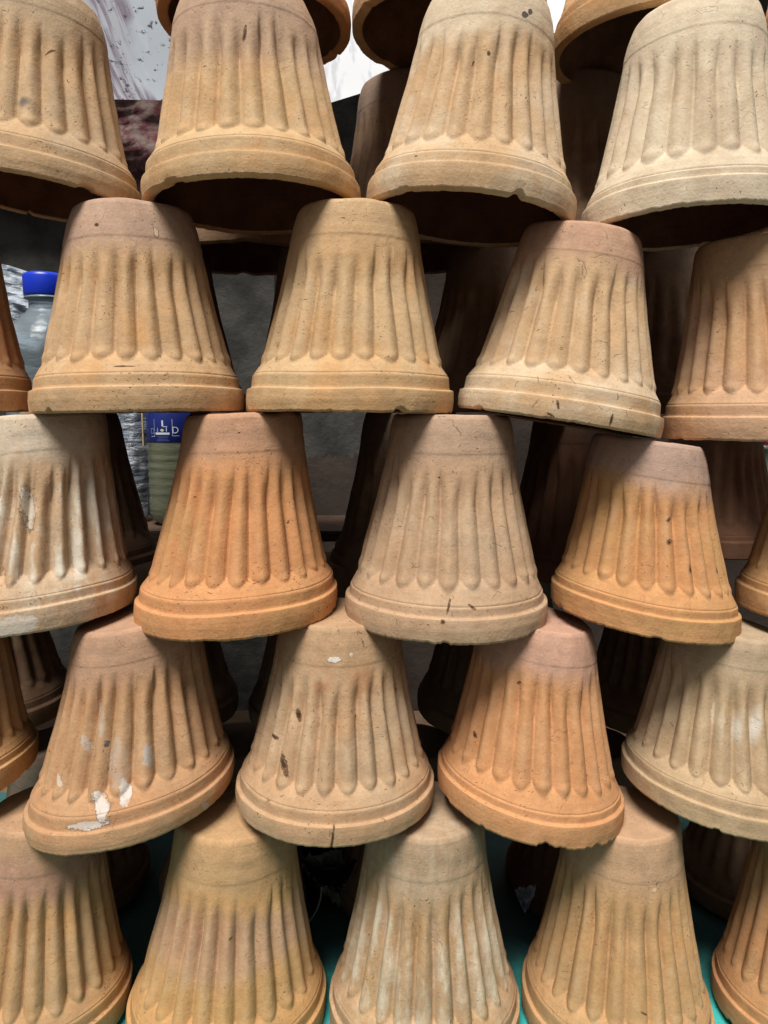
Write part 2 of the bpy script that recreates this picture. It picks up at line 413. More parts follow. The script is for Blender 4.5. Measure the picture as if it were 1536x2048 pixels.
# ---- third row
front_pot('20', (-145, 1238), (274, 1206), (92, 828), 2, 'whitewashed clay pot with chalky worn ribs at the left edge',
          look(rgb(.44, .285, .165), GREY, rgb(.50, .42, .32), pale=rgb(.62, .57, .47), dust=.95, pits=.8), [(52, 1020, 10, 46, rgb(.60, .55, .46), .7, -.3, 0), (150, 1110, 10, 60, rgb(.62, .58, .50), .6, 0, 4), (20, 1255, 50, 22, WHITE, .6, 0, 0)], ribs=24, ribw=.76, depth=.042)
front_pot('21', (267, 1232), (672, 1215), (486, 826), 2, 'bright orange clay pot with a rosy base, third row, under the blue bottle label',
          look(ORANGE, OCHRE, ROSE, dust=.12, pits=1.1), [(575, 1045, 4, 14, HOLE, .9, 1, -25), (515, 1272, 6, 6, DUST, .8, 0, 0), (375, 1112, 3, 14, DUST, .7, 0, 5)], slim=0.062, topchip=.012, ribs=25, ribw=.97, chips=3)
front_pot('22', (691, 1225), (1093, 1232), (903, 829), 2, 'grey-brown dull clay pot with speckled ribs and a cracked rim, centre of the stack',
          look(rgb(.42, .27, .163), rgb(.43, .305, .20), rgb(.40, .275, .195), dust=.35, pits=1.2, cracks=.4), [(897, 1215, 3, 18, HOLE, .9, 1, -15), (945, 1215, 12, 3, HOLE, .85, 1, -35), (885, 1243, 5, 5, HOLE, .9, 1, 0)], slim=0.05, ribs=25, ribw=1.0)
front_pot('23', (1097, 1204), (1485, 1258), (1298, 880), 2, 'golden orange clay pot with a mauve base and a small black smear on the right',
          look(OCHRE, ORANGE, MAUVE, dust=.15, pits=.7, collar_amt=1.0), [(1437, 1137, 8, 11, INK, .85, 0, -30), (1340, 1040, 7, 5, HOLE, .6, 1, 30), (1340, 1085, 8, 6, HOLE, .6, 1, 30), (1382, 1140, 6, 10, OCHRE, .5, 1, 20)], slim=0.025, ribs=25, ribw=1.0)
front_pot('24', (1467, 1214), (1872, 1245), (1690, 875), 2, 'brown clay pot showing only its left side at the right edge, third row',
          look(OCHRE, BROWN, BROWN, dust=.15), [])
# ---- fourth row
front_pot('30', (-330, 1625), (82, 1535), (-113, 1215), 3, 'brown clay pot tilted at the left edge, fourth row',
          look(OCHRE, BROWN, BROWN, dust=.15), [])
front_pot('31', (42, 1622), (470, 1560), (272, 1228), 3, 'brown clay pot splashed with white paint and grey drips, tilted to the left',
          look(rgb(.41, .245, .13), rgb(.43, .225, .11), rgb(.38, .23, .155), dust=.2),
          [(203, 1612, 13, 34, PAINT, .7, -.2, 22), (172, 1652, 40, 8, PAINT, .7, -.2, 0), (250, 1586, 9, 26, PAINT, .8, 0, 0), (198, 1440, 10, 32, GP, .55, 0, 0), (170, 1490, 9, 20, GP, .6, 0, 20), (213, 1490, 7, 10, INK, .85, 0, 0),
           (296, 1510, 9, 24, GP, .8, 0, -5), (118, 1560, 5, 18, WHITE, .6, 0, 20), (410, 1605, 5, 10, GP, .7, 0, 10), (235, 1530, 20, 50, GP, .4, 0, 0)], slim=0.045, ribs=25, ribw=.95)
front_pot('32', (472, 1582), (866, 1582), (678, 1222), 3, 'sandy clay pot with two gouged holes on its ribs and a white blot',
          look(rgb(.43, .268, .150), rgb(.42, .30, .19), rgb(.39, .245, .14), dust=.45, cracks=.6),
          [(596, 1435, 5, 20, HOLE, .95, 1, 12), (568, 1530, 9, 28, HOLE, .95, 1, 15), (548, 1474, 14, 5, HOLE, .7, 1, -25), (668, 1321, 15, 6, WHITE, .9, -.2, 5), (640, 1376, 24, 18, RUST, .6, 'soft', 0), (725, 1365, 30, 45, RUST, .45, 'soft', 0), (702, 1310, 4, 4, WHITE, .8, 0, 0), (614, 1402, 6, 7, DUST, .8, 0, 0), (665, 1678, 3, 26, HOLE, .8, 1, -8)], slim=0.035, ribs=25, ribw=.95)
front_pot('33', (872, 1562), (1250, 1618), (1076, 1232), 3, 'salmon orange clay pot with pink base and a ragged broken lower edge',
          look(rgb(.51, .255, .115), ORANGE, rgb(.46, .27, .19), dust=.2, collar_amt=1.0), [(1040, 1369, 4, 6, HOLE, .8, 1, -30), (950, 1470, 4, 7, HOLE, .8, 1, 20)], slim=0.025, ribs=25, ribw=1.0, chips=16)
front_pot('34', (1238, 1552), (1640, 1610), (1452, 1246), 3, 'greyish clay pot with white rubbed patches on its ribs at the right edge',
          look(rgb(.41, .285, .165), GREY, rgb(.38, .285, .19), dust=.5), [(1478, 1460, 12, 40, WHITE, .75, 'soft', 0), (1514, 1455, 12, 46, WHITE, .9, 'soft', 0), (1440, 1440, 9, 50, PALE, .6, 0, 4)], ribs=24, ribw=.9)
# ---- bottom row
front_pot('40', (-130, 2018), (266, 2016), (85, 1610), 4, 'brown clay pot with a plum-coloured band, bottom left corner',
          look(rgb(.42, .245, .12), OCHRE, rgb(.37, .23, .14), dust=.2, band=(.78, .14, rgb(.33, .18, .13), .7)), [], ribs=23, ribw=.97, depth=.043)
front_pot('41', (250, 2020), (650, 2022), (470, 1618), 4, 'golden clay pot with a mauve stain across its middle, second in the bottom row',
          look(rgb(.44, .245, .10), rgb(.46, .275, .105), rgb(.41, .26, .14), dust=.2, collar_amt=.7, band=(.55, .20, rgb(.385, .235, .16), .65)), [(460, 1883, 5, 5, HOLE, .8, 1, 0)], slim=0.05, ribs=24, ribw=1.0, depth=.040)
front_pot('42', (657, 2022), (1040, 2024), (853, 1614), 4, 'grey-brown clay pot with chalky ribs and a white chip, middle of the bottom row',
          look(rgb(.39, .25, .142), rgb(.40, .24, .115), rgb(.35, .245, .155), pale=rgb(.60, .53, .42), dust=.7), [(735, 1867, 3, 6, WHITE, 1, 0, 0)], slim=0.06, ribs=25, ribw=.9)
front_pot('43', (1041, 2018), (1432, 2026), (1250, 1620), 4, 'honey brown clay pot with a pinkish top edge, fourth in the bottom row',
          look(rgb(.42, .245, .115), rgb(.44, .24, .10), rgb(.42, .265, .165), dust=.25), [(1108, 1722, 14, 2, HOLE, .9, 1, -38), (1311, 1783, 5, 4, DUST, .9, 0, 0)], slim=0.055, ribs=25, ribw=1.0)
front_pot('44', (1416, 2016), (1812, 2026), (1640, 1616), 4, 'orange clay pot with a double-grooved rim in the bottom right corner',
          look(rgb(.44, .225, .10), ORANGE, BROWN, dust=.15), [], ribs=23, ribw=.95)

# ---- the row above the frame's top, set back between the two layers
YM = Y0 + 0.095
gM = 'clay pots of the uppermost row showing only their rims'
front_pot('m0', (316, 52), (700, 66), (500, -330), 0, 'clay pot rim and dark mouth hanging above the tan mauve-topped pot', look(ORANGE, OCHRE, BROWN), Y=YM, group=gM)
front_pot('m1', (704, 66), (1095, 88), (905, -310), 0, 'clay pot rim above the white sky gap, over the light tan pot', look(TAN, OCHRE, TAN), Y=YM, group=gM)
front_pot('m2', (1099, 112), (1505, 104), (1300, -290), 0, 'honey clay pot rim with dark mouth, left above the pale chalky pot', look(OCHRE, TAN, TAN), Y=YM, group=gM)
front_pot('m3', (1508, 100), (1905, 110), (1700, -290), 0, 'clay pot rim in the extreme top right corner', look(OCHRE, ORANGE, TAN), Y=YM, group=gM)

# ---- second layer behind, its clay tones darkened to deepen the shade
Y2 = Y0 + 0.205
rowz = {}
for r, keys in enumerate((('01', '02'), ('11', '12'), ('21', '22'), ('31', '32', '33'), ('41', '42', '43'))):
    rowz[r] = sum(POTS[k][0].z for k in keys) / len(keys)
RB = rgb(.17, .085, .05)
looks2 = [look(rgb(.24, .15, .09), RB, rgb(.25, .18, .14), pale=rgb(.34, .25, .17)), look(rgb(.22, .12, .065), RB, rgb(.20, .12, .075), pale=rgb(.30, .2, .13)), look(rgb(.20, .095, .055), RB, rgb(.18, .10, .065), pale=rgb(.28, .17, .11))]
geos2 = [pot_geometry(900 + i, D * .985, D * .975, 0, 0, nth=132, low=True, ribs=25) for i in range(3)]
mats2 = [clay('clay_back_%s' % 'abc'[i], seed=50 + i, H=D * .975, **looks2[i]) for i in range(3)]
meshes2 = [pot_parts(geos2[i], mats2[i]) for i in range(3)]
LAB2 = {
    (0, 490): 'shaded clay pot behind the mauve-topped tan pot', (0, 820): 'shaded grey clay pot in the gap under the white sky opening',
    (0, 1150): 'shaded clay pot in the gap left of the pale chalky pot', (0, 1480): 'shaded clay pot behind the pale chalky pot in the corner',
    (1, 330): 'dark clay pot sliver right of the rosy-based tan pot, before the grey slab', (1, 660): 'dark clay pot sliver left of the sandy straight-edged pot',
    (1, 985): 'dark clay pot in the gap between the sandy pot and the tipped cream pot', (1, 1310): 'grey shaded clay pot seen between the tipped cream pot and the pinkish pot',
    (1, 1640): 'dark clay pot behind the pinkish pot at the right edge',
    (2, 165): 'nearly black clay pot right of the whitewashed pot, before the labelled bottle', (2, 490): 'dark clay pot wholly behind the bright orange pot',
    (2, 820): 'nearly black clay pot left of the grey-brown centre pot', (2, 1150): 'nearly black clay pot left of the golden mauve-based pot', (2, 1408): 'nearly black clay pot right of the golden mauve-based pot, by the red cloth',
    (3, 0): 'dark clay pot left of the paint-splashed pot', (3, 330): 'dark clay pot right of the paint-splashed pot', (3, 660): 'dark clay pot behind the gouged sandy pot',
    (3, 985): 'dark clay pot left of the salmon orange pot', (3, 1310): 'dark clay pot right of the salmon orange pot', (3, 1640): 'dark clay pot behind the grey rubbed pot at the right',
    (4, -160): 'clay pot added to darken the gap below the brown tilted pot, left edge', (4, 165): 'dark clay pot behind the plum-banded pot, above the teal sheet', (4, 490): 'dark clay pot behind the golden mauve-stained pot', (4, 820): 'dark reddish clay pot behind the chalky-ribbed bottom pot, by the crumpled scrap',  # the pot beyond the left edge is added to darken the gap there
    (4, 1150): 'dark clay pot above the clear plastic scrap', (4, 1480): 'dark clay pot between the honey brown pot and the double-grooved pot'}
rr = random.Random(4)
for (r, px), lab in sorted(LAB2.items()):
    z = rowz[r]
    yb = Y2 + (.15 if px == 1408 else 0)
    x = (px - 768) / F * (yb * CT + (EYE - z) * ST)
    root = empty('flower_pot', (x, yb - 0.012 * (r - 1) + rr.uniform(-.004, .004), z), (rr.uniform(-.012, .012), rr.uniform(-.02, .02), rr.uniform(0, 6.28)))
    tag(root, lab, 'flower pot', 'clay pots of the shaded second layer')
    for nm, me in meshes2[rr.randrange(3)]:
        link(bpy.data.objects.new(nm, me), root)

# ------------------------------------------------------------------ setting
TABLE_Z = rowz[4] - 0.001
def grid(nx, ny, fn):
    V = [fn(i / nx, j / ny) for j in range(ny + 1) for i in range(nx + 1)]
    Fc = [(j * (nx + 1) + i, j * (nx + 1) + i + 1, (j + 1) * (nx + 1) + i + 1, (j + 1) * (nx + 1) + i) for j in range(ny) for i in range(nx)]
    return V, Fc
def simple(name, col, rough=.7, var=.25, scale=30, bump=.002, bscale=80, second=None, spec=.3, metal=0.0):
    g = NG(name); tc = g.n('TexCoord').outputs['Object']
    n1 = g.noise(tc, scale, 5, .6); n2 = g.noise(tc, bscale, 5, .65)
    c2 = second if second else tuple(c * (1 - var) for c in col[:3]) + (1,)
    g.l(g.mix(g.ramp(n1.outputs[0], .35, .65), col, c2), g.b.inputs['Base Color'])
    g.b.inputs['Roughness'].default_value = rough; g.b.inputs['Specular IOR Level'].default_value = spec; g.b.inputs['Metallic'].default_value = metal
    g.l(g.bump(n2.outputs[0], bump, .8), g.b.inputs['Normal'])
    return g.m
def box(name, lo, hi, mat, parent=None, bev=0.0):
    import bmesh
    bm = bmesh.new(); bmesh.ops.create_cube(bm, size=1.0)
    for v in bm.verts:
        v.co = Vector([lo[k] + (v.co[k] + .5) * (hi[k] - lo[k]) for k in range(3)])
    if bev: bmesh.ops.bevel(bm, geom=bm.edges[:], offset=bev, segments=2, affect='EDGES')
    me = bpy.data.meshes.new(name); bm.to_mesh(me); bm.free(); me.materials.append(mat)
    return link(bpy.data.objects.new(name, me), parent)
rg = np.random.default_rng(11)
def fold(x, y, s, a, n=7):
    r = np.random.default_rng(s); v = 0
    for _ in range(n):
        d = r.uniform(0, 6.28); q = r.uniform(20, 120)
        v += abs(math.sin((x * math.cos(d) + y * math.sin(d)) * q + r.uniform(0, 6))) / n
    return a * v

gm = NG('teal_plastic')
tcx = gm.n('TexCoord').outputs['Object']
nz = gm.noise(tcx, 18, 6, .65); nz2 = gm.noise(tcx, 160, 4, .7)
c = gm.mix(gm.ramp(nz.outputs[0], .56, .68), rgb(.05, .42, .39), rgb(.20, .27, .26))
c = gm.mix(gm.ramp(nz2.outputs[0], .62, .70), c, rgb(.05, .06, .06))
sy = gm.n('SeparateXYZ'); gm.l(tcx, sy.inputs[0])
c = gm.mix(gm.ramp(gm.math('ADD', sy.outputs[1], gm.math('MULTIPLY', nz.outputs[0], .16)), .74, .84, 0, .85), c, rgb(.035, .055, .055))  # sheet colour darkens towards the back, painting in the shade behind the pots
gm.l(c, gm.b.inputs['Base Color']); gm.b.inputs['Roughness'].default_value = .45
gm.l(gm.bump(nz.outputs[0], .004, .6), gm.b.inputs['Normal'])
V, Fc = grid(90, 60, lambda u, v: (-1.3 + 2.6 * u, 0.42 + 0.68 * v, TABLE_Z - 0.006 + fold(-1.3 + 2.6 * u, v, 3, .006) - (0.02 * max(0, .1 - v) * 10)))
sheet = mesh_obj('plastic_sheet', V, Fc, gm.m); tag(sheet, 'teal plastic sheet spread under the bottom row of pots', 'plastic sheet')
wood = simple('rough_wood', rgb(.16, .10, .06), .8, .4, 20)
bench = empty('bench', (0, .95, 0)); tag(bench, 'wooden bench carrying the stack of pots under the teal sheet', 'bench')
box('bench_top', (-1.3, -.5, TABLE_Z - .045), (1.3, .5, TABLE_Z - .012), wood, bench, .003)
for sx in (-1.2, 1.2):
    for sy in (-.42, .42): box('leg', (sx - .03, sy - .03, 0), (sx + .03, sy + .03, TABLE_Z - .0455), wood, bench, .002)
gr = simple('ground_dirt', rgb(.12, .10, .085), .95, .3, 3, .01, 30)
ground = mesh_obj('ground', [(-60, -60, 0), (60, -60, 0), (60, 60, 0), (-60, 60, 0)], [(0, 1, 2, 3)], gr); tag(ground, kind='structure')

def P3(px, py, Y): return at(px, py, Y)
def slab(name, x0, y0, x1, y1, Y, th, mat, label, cat, rag=0.0, seed=1, parent=None):
    a, b = at(x0, y1, Y), at(x1, y0, Y)
    nx, nz = 40, 30
    r = random.Random(seed)
    jag = [r.uniform(-1, 1) * rag for _ in range(nx + 1)]
    V = []; 
    for k in (0, 1):
        for j in range(nz + 1):
            for i in range(nx + 1):
                z = a.z + (b.z - a.z) * j / nz
                if j == 0: z += jag[i]
                V.append((a.x + (b.x - a.x) * i / nx, Y + k * th , z))
    n = (nx + 1) * (nz + 1); Fc = []
    for k in (0, 1):
        for j in range(nz):
            for i in range(nx):
                q = [k * n + j * (nx + 1) + i, k * n + j * (nx + 1) + i + 1, k * n + (j + 1) * (nx + 1) + i + 1, k * n + (j + 1) * (nx + 1) + i]
                Fc.append(tuple(q if k == 0 else q[::-1]))
    def edge(ids):
        for p, q in zip(ids[:-1], ids[1:]): Fc.append((q, p, p + n, q + n))
    edge([i for i in range(nx + 1)]); edge([nz * (nx + 1) + i for i in range(nx, -1, -1)])
    edge([j * (nx + 1) for j in range(nz, -1, -1)]); edge([j * (nx + 1) + nx for j in range(nz + 1)])
    o = mesh_obj(name, V, Fc, mat, parent, smooth=False)
    if label: tag(o, label, cat)
    return o
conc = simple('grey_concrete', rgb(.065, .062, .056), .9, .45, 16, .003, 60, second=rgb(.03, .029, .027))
wallm = simple('dark_wall', rgb(.075, .055, .045), .9, .4, 8, .004, 40)
wall = slab('back_wall', -1500, 330, 3200, 2600, Y0 + 1.05, .08, wallm, 'dark back wall of the stall behind the pots', 'wall')
slab('cement_board', -260, 396, 545, 1420, Y0 + .62, .02, conc, 'grey stained cement board behind the second-row gap', 'board', .004, 3)
slab('cement_sheet', 560, 700, 760, 912, Y0 + .66, .018, conc, 'smaller grey cement sheet with a ragged white lower edge', 'board', .006, 5)
# dark board and awning pieces seen above the second layer
black = simple('blackened_wood', rgb(.012, .011, .010), 1.0, .4, 20, spec=0.0)
def quad_board(name, pts, Y, th, mat, label, cat, sub=1, bumpf=None):
    """a board whose front outline is given as points on the plane at distance Y"""
    f = [at(x, y, Y) for x, y in pts]; n = len(f)
    V = [tuple(v) for v in f] + [(v.x, v.y + th, v.z) for v in f]
    Fc = [tuple(range(n))[::-1], tuple(range(n, 2 * n))] + [(i, (i + 1) % n, (i + 1) % n + n, i + n) for i in range(n)]
    o = mesh_obj(name, V, Fc, mat, smooth=False); 
    if label: tag(o, label, cat)
    return o
quad_board('roof_board', [(640, 212), (1800, -150), (1800, 480), (640, 480)], Y0 + .60, .03, black, 'black board with sloping top edge under the white sky gap', 'board')
maroon = simple('maroon_cloth', rgb(.080, .022, .026), .95, .5, 55, .004, 90, second=rgb(.16, .12, .11))
V, Fc = grid(60, 30, lambda u, v: tuple(at(-200 + 840 * u, 405 - (215 - 5 * u) * v + 12 * u * v, Y0 + .56 + .03 * math.sin(v * 9) * (1 - v) + fold(u * .5, v * .3, 8, .02))))
o = mesh_obj('cloth', V, Fc, maroon); tag(o, 'maroon and grey cloth roll under the speckled translucent tarpaulin', 'cloth')
# translucent tarpaulin; its white right part stands in for the bright sky
g = NG('translucent_tarpaulin')
tc = g.n('TexCoord').outputs['Object']
st = g.noise(g.map(tc, scale=(26, 1, 4)), 1.6, 5, .6); sp = g.noise(tc, 34, 5, .72); lo_ = g.noise(tc, 4, 2, .5)
sx = g.n('SeparateXYZ'); g.l(tc, sx.inputs[0])
sky_white = g.ramp(sx.outputs[0], -.62, -.50)
cc = g.mix(g.ramp(st.outputs[0], .45, .60), rgb(.21, .18, .22), rgb(.40, .41, .45))
cc = g.mix(g.math('MAXIMUM', g.ramp(g.math('ADD', lo_.outputs[0], g.math('MULTIPLY', sx.outputs[0], .9)), -.17, -.04), 0.0), cc, rgb(.42, .46, .51))
cc = g.mix(sky_white, cc, rgb(.93, .95, .98))
dab = g.noise(g.map(tc, scale=(34, 7, 7)), 1.0, 3, .6)
cc = g.mix(g.math('MULTIPLY', g.ramp(dab.outputs[0], .52, .66), .5), cc, rgb(.50, .53, .60))
cc = g.mix(g.math('MULTIPLY', g.ramp(sp.outputs[0], .58, .63), g.math('SUBTRACT', 1.0, sky_white)), cc, rgb(.09, .08, .10))
df = g.n('BsdfDiffuse'); tl = g.n('BsdfTranslucent'); ms = g.n('MixShader'); ms.inputs[0].default_value = .75
g.l(cc, df.inputs[0]); g.l(cc, tl.inputs[0]); g.l(df.outputs[0], ms.inputs[1]); g.l(tl.outputs[0], ms.inputs[2]); g.l(ms.outputs[0], g.out.inputs['Surface'])
V, Fc = grid(80, 40, lambda u, v: (-2.2 + 4.4 * u, 2.6 - 1.45 * v, EYE + .98 + .485 * v - .02 * u + .010 * math.sin(u * 70 + v * 4) + .012 * math.sin(v * 15 + u * 9)))  # sloped as a canopy so sun glows through and the back layers stay dark
o = mesh_obj('tarpaulin', V, Fc, g.m); tag(o, 'white translucent tarpaulin with dark specks behind the topmost pots, right part standing in for sky', 'tarpaulin')

# ------------------------------------------------------------------ bottles, bag and scraps behind
def plastic(name, col, rough, trans, bump=.001, bscale=120, stretch=(1, 1, 1)):
    g = NG(name); tc = g.n('TexCoord').outputs['Object']
    n1 = g.noise(g.map(tc, scale=stretch), bscale, 4, .6)
    g.b.inputs['Base Color'].default_value = col; g.b.inputs['Roughness'].default_value = rough
    g.b.inputs['Transmission Weight'].default_value = trans; g.b.inputs['IOR'].default_value = 1.25
    g.b.inputs['Specular IOR Level'].default_value = .8
    g.l(g.bump(n1.outputs[0], bump, .9), g.b.inputs['Normal'])
    return g.m
def lathe(name, pf, mat, parent=None, n=40, squash=1.0):
    V = []; Fc = []
    for r, z in pf:
        for k in range(n):
            t = 2 * math.pi * k / n; V.append((r * math.cos(t), r * math.sin(t) * squash, z))
    for j in range(len(pf) - 1):
        for k in range(n): Fc.append((j * n + k, j * n + (k + 1) % n, (j + 1) * n + (k + 1) % n, (j + 1) * n + k))
    Fc.append(tuple(range(n))[::-1]); Fc.append(tuple((len(pf) - 1) * n + k for k in range(n)))
    return mesh_obj(name, V, Fc, mat, parent)
clear = plastic('clear_bottle_plastic', (.50, .60, .66, 1), .10, .75, .0012, 70, (1, 1, 2))
pale_y = plastic('pale_yellow_plastic', (.66, .70, .48, 1), .07, .85, .0030, 26, (1, 1, 3))
capm = simple('blue_cap_plastic', rgb(.004, .035, .55), .35, .05, 30, .0003, 100, spec=.5)
labm = simple('navy_label', rgb(.010, .022, .17), .4, .1, 30, .0003, 100, spec=.5)
whm = simple('white_print', rgb(.62, .66, .75), .5, .05, 30, .0002, 100)
yem = simple('yellow_print', rgb(.55, .50, .15), .5, .05, 30, .0002, 100)
stick_m = simple('straw_wood', rgb(.50, .38, .22), .8, .2, 30)
shelf_m = simple('shelf_wood', rgb(.10, .06, .04), .9, .3, 20)

YB = Y0 + .40
def bottle(px, py_cap_top, scale, label, body_m, with_cap=True, with_label=True, lean=0):
    top = at(px, py_cap_top, YB)
    s = scale
    H_ = .200 * s
    root = empty('plastic_bottle', (top.x, YB, top.z - H_), (0, lean, 0)); tag(root, label, 'bottle', 'plastic bottles stored behind the pots')
    pf = [(.005, 0), (.024, .001), (.031, .006), (.033, .014), (.0335, .030)]
    z = .034
    while z < .092: pf += [(.0326, z), (.0335, z + .003), (.0335, z + .007)]; z += .010
    pf += [(.0325, .098), (.0325, .140), (.0335, .144), (.0325, .152), (.027, .163), (.0155, .174), (.0125, .178), (.0125, .1835), (.0155, .1845), (.0155, .186), (.012, .187), (.012, .199)]
    lathe('bottle_body', [(r * s, z * s) for r, z in pf], body_m, root)
    cp = [(.0150, .1868), (.0156, .188), (.0156, .2005), (.0150, .2025), (.0130, .2035)]
    cap = lathe('cap', [(r * s, z * s) for r, z in cp], capm, root, 48)
    for k in range(0): pass
    if with_label:
        lb = lathe('label', [(.0330 * s, .0985 * s), (.0331 * s, .0987 * s), (.0331 * s, .1395 * s), (.0330 * s, .1397 * s)], labm, root, 64)
        return root, lb, s
    return root, None, s
b1, _, _ = bottle(90, 558, 1.95, 'clear plastic bottle with a bright blue screw cap at the left', clear, with_label=False)
b2, lb2, s2 = bottle(345, 711, 1.255, 'clear ridged plastic bottle with a navy blue label, standing behind the orange pot', pale_y)
def on_label(lb, s, pts, ang0, z0, mat, name):
    """flat print wrapped on the label cylinder: pts are (arc, height) in metres"""
    R = .03335 * s
    V = []
    for a, h in pts:
        t = -math.pi / 2 + ang0 + a / R
        V.append((R * math.cos(t), R * math.sin(t), z0 + h))
    n = len(V) // 2
    if len(V) == 26: fc = [(k, k + 1, len(V) - 2 - k, len(V) - 1 - k) for k in range(n - 1)]
    else: fc = [tuple(range(len(V)))]
    o = mesh_obj(name, V, fc, mat, lb, smooth=False)
    return o
zl = .0985 * s2
def rect(a0, h0, a1, h1, n=12):
    return [(a0 + (a1 - a0) * k / n, h0) for k in range(n + 1)] + [(a1 + (a0 - a1) * k / n, h1) for k in range(n + 1)]
def label_print(ang, items):
    for pts, m, nm in items: on_label(lb2, s2, pts, ang, zl, m, nm)
A0 = -.10
items = [(rect(-.0145, .0115, .0075, .0145), whm, 'printed_bar')]
for k, (x0, x1) in enumerate(((-.013, .006), (-.010, .004), (-.0115, .005), (-.0125, .007))):
    items.append((rect(x0, .0090 - k * .0022, x1, .0096 - k * .0022), simple('faint_print', rgb(.10, .14, .34), .5, .05), 'printed_line'))
def arc_pts(cx, cy, r0, a_from, a_to, n=10): return [(cx + r0 * math.cos(a_from + (a_to - a_from) * k / n), cy + r0 * math.sin(a_from + (a_to - a_from) * k / n)) for k in range(n + 1)]
items.append((arc_pts(-.0035, .0168, .0030, 0, math.pi), whm, 'printed_emblem'))
items.append(([(-.0125, .0155), (-.0095, .0155), (-.0110, .0225)], simple('pale_blue_print', rgb(.25, .32, .55), .5, .05), 'printed_bottle_icon'))
items.append((rect(.0025, .0160, .0036, .0215), whm, 'printed_icon'))
items.append((rect(-.004, .0235, -.0015, .032), whm, 'printed_line'))
items.append((rect(-.0022, .0225, .0045, .0235), whm, 'printed_line'))
label_print(A0, items)
on_label(lb2, s2, arc_pts(-.0035, .0168, .0016, 0, 2 * math.pi, 14)[:-1], A0, zl + .0002, yem, 'printed_emblem')
def text_on_label(ch, arc, h, size, mat):
    cu = bpy.data.curves.new('letters', 'FONT'); cu.body = ch; cu.size = size; cu.align_x = 'CENTER'
    tmp = bpy.data.objects.new('letters', cu); me = bpy.data.meshes.new_from_object(tmp); bpy.data.objects.remove(tmp)
    R = .0335 * s2
    for v in me.vertices:
        t = -math.pi / 2 + A0 + (arc + v.co.x) / R; z = zl + h + v.co.y
        v.co = (R * math.cos(t), R * math.sin(t), z)
    me.materials.clear(); me.materials.append(mat)
    link(bpy.data.objects.new('letters', me), lb2)
text_on_label('D', .0158, .0135, .0135, whm)
text_on_label('D', -.0205, .0125, .0120, simple('dull_print', rgb(.20, .24, .42), .5, .05))
for (a0, h0, a1, h1) in ((.0113, .0095, .0118, .034), (.0113, .0095, .0210, .0100), (-.0170, .0085, -.0166, .034), (-.0240, .0085, -.0166, .0090)):
    on_label(lb2, s2, rect(a0, h0, a1, h1), A0, zl, whm, 'printed_frame')
# shelf under the bottles
sh = at(0, 1052, YB).z
shelf = box('shelf', (-1.1, Y2 + .115, b2.location.z - .016), (.30, Y2 + .28, b2.location.z - .0008), shelf_m, None, .002); tag(shelf, 'dark wooden shelf carrying the labelled bottle behind the pots', 'shelf')
st = lathe('wooden_stick', [(.0012, 0), (.0013, .001), (.0013, .072), (.0011, .073)], stick_m, None, 10); p = at(287, 893, YB - .04); st.location = p
tag(st, 'thin straw-coloured wooden stick left of the navy bottle label', 'stick')
# perforated plastic strip left of the bottle
g = NG('frosted_bag_plastic'); tc = g.n('TexCoord').outputs['Object']; n1 = g.noise(tc, 40, 5, .65); n2 = g.noise(g.map(tc, scale=(1, 1, 5)), 30, 5, .6)
g.l(g.mix(g.ramp(n1.outputs[0], .4, .6), rgb(.52, .58, .66), rgb(.20, .24, .30)), g.b.inputs['Base Color']); g.b.inputs['Roughness'].default_value = .22
g.b.inputs['Transmission Weight'].default_value = .25; g.l(g.bump(n2.outputs[0], .010, 1.0), g.b.inputs['Normal']); bagm = g.m
V, Fc = grid(20, 50, lambda u, v: tuple(at(205 + 88 * u + 6 * v * u, 1035 - 235 * v, YB + .01 - .03 * math.sin(u * 3.0)) + Vector((0, fold(u * .2, v * .5, 21, .008), 0))))
strip = mesh_obj('plastic_sleeve', V, Fc, bagm); tag(strip, 'frosted plastic sleeve with a dotted seam left of the labelled bottle', 'sleeve')
dk = simple('seam_dots', rgb(.03, .04, .06), .6)
for k in range(16):
    py = 868 + k * 10.4
    q = at(288.5 + (py - 868) * .045, py, YB - .036)
    V = [(q.x + .0009 * math.cos(t), q.y, q.z + .0012 * math.sin(t)) for t in [i * math.pi / 4 for i in range(8)]]
    V += [(x, y + .001, z) for x, y, z in V]
    mesh_obj('seam_dot', V, [tuple(range(8))[::-1], tuple(range(8, 16))] + [(i, (i + 1) % 8, (i + 1) % 8 + 8, i + 8) for i in range(8)], dk, strip, smooth=False)
# crinkled clear bag behind the capped bottle
V, Fc = grid(70, 70, lambda u, v: tuple(at(-90 + 280 * u, 800 - (276 - 26 * u + 10 * math.sin(u * 7)) * v, YB + .075 - .04 * math.sin(u * 3.1) * math.sin(v * 3.1)) + Vector((0, fold(u * .16, v * .5, 31, .030, 9), 0))))
bag = mesh_obj('plastic_bag', V, Fc, bagm, smooth=False); tag(bag, 'crinkled clear plastic bag behind the blue-capped bottle', 'plastic bag')

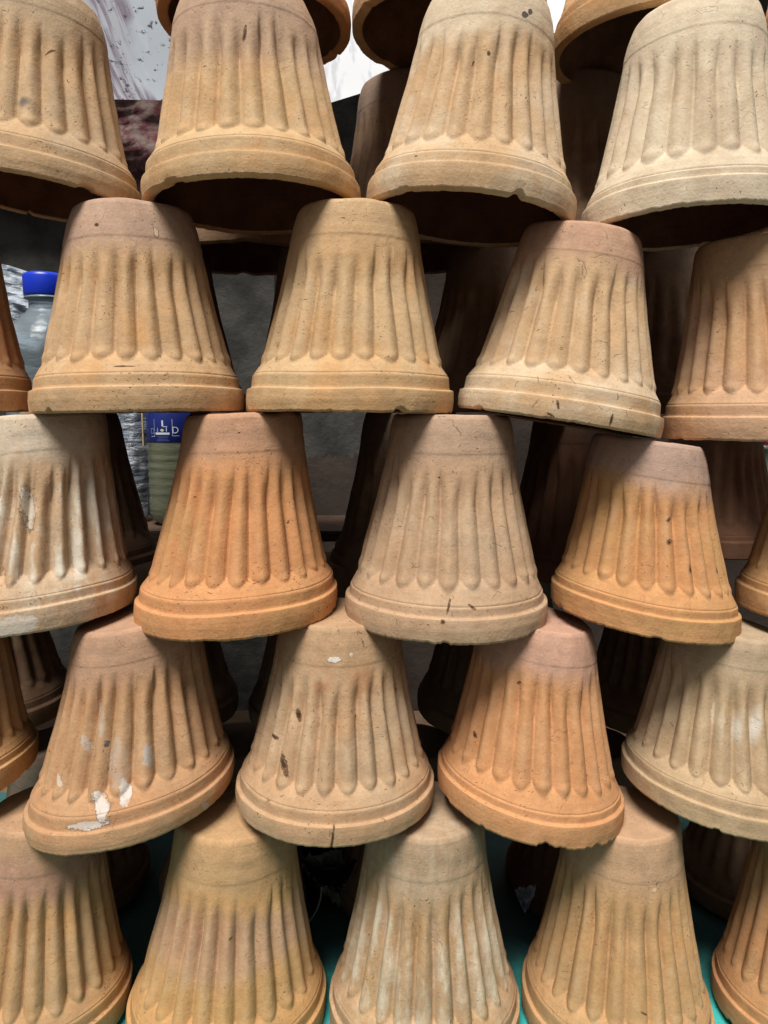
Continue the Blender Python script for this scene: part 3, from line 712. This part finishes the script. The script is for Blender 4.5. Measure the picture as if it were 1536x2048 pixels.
# crumpled scraps on the teal sheet
def scrap(name, pts, Y, mat, label, cat, amp, seed):
    xs = [p[0] for p in pts]; ys = [p[1] for p in pts]
    a, b, c, d = pts
    def fn(u, v):
        x = (a[0] * (1 - u) + b[0] * u) * (1 - v) + (d[0] * (1 - u) + c[0] * u) * v
        y = (a[1] * (1 - u) + b[1] * u) * (1 - v) + (d[1] * (1 - u) + c[1] * u) * v
        q = at(x, y, Y - .02 * v); return (q.x, q.y + fold(u * .2, v * .2, seed, amp, 6), q.z + fold(u * .3, v * .3, seed + 1, amp * .5, 5))
    V, Fc = grid(22, 22, fn); o = mesh_obj(name, V, Fc, mat, smooth=False); tag(o, label, cat); return o
olive = simple('dry_leaf_scrap', rgb(.30, .33, .24), .6, .5, 60, .003, 120)
scrap('crumpled_scrap', [(596, 1755), (680, 1730), (726, 1880), (640, 1815)], Y0 + .11, olive, 'crumpled olive grey scrap behind the bottom pots at the centre', 'scrap', .03, 41)
scrap('clear_scrap', [(1030, 1790), (1075, 1782), (1072, 1800), (1052, 1842)], Y0 + .05, bagm, 'small clear plastic scrap behind the honey brown pot', 'plastic scrap', .01, 51)
navy = simple('navy_plastic', rgb(.02, .025, .035), .5, .2, 30)
q = at(660, 1900, Y0 + .12)
tub = lathe('plastic_tub', [(.030, 0), (.034, .002), (.040, .055), (.042, .056), (.042, .060), (.038, .060), (.036, .050), (.030, .006)], navy, None, 40)
tub.location = (q.x, q.y + .03, TABLE_Z + .002); 
bpy.context.view_layer.update()
tag(tub, 'dark navy plastic tub in the gap left of the chalky-ribbed bottom pot', 'tub')
def tube(name, pts, r, mat, n=8):
    V = []; Fc = []
    for i, p in enumerate(pts):
        p = Vector(p); t = (Vector(pts[min(i + 1, len(pts) - 1)]) - Vector(pts[max(i - 1, 0)])).normalized()
        u = t.cross(Vector((0, 1, 0.01))).normalized(); w2 = t.cross(u)
        for k in range(n): V.append(tuple(p + u * r * math.cos(6.2832 * k / n) + w2 * r * math.sin(6.2832 * k / n)))
    for i in range(len(pts) - 1):
        for k in range(n): Fc.append((i * n + k, i * n + (k + 1) % n, (i + 1) * n + (k + 1) % n, (i + 1) * n + k))
    Fc.append(tuple(range(n))[::-1]); Fc.append(tuple((len(pts) - 1) * n + k for k in range(n)))
    return mesh_obj(name, V, Fc, mat)
wire = tube('wire', [at(643 - 30 * (k / 14) ** 2.2, 1775 + 75 * k / 14, Y0 + .075) for k in range(15)], .0011, simple('grey_wire', rgb(.40, .40, .40), .4, .1)); tag(wire, 'curved grey wire against the dark gap right of the golden mauve-stained pot', 'wire')
# red cloth, card and green glass at the right edge
redm = simple('crimson_cloth', rgb(.30, .035, .045), .9, .4, 40, .003, 90)
V, Fc = grid(30, 30, lambda u, v: tuple(at(1470 + 130 * u, 975 - 110 * v + 8 * math.sin(u * 9), Y0 + .42 + .02 * math.cos(u * 5)) + Vector((0, fold(u * .2, v * .2, 61, .02), 0))))
o = mesh_obj('cloth', V, Fc, redm); tag(o, 'crimson folded cloth glimpsed at the right edge, third row', 'cloth')
quad_board('card', [(1488, 930), (1509, 946), (1499, 955), (1480, 985)], Y0 + .40, .001, simple('cream_card', rgb(.62, .55, .40), .8, .1), 'small cream card corner under the crimson cloth', 'card')
gb = lathe('glass_bottle', [(.010, 0), (.020, .002), (.021, .06), (.010, .085), (.009, .11), (.011, .112), (.011, .118)], plastic('green_glass', (.30, .45, .38, 1), .1, .5), None, 32)
q = at(1522, 1000, Y0 + .40); gb.location = (q.x, q.y, q.z - .035); tag(gb, 'greenish glass bottle behind the right edge pots, under the crimson cloth', 'bottle')
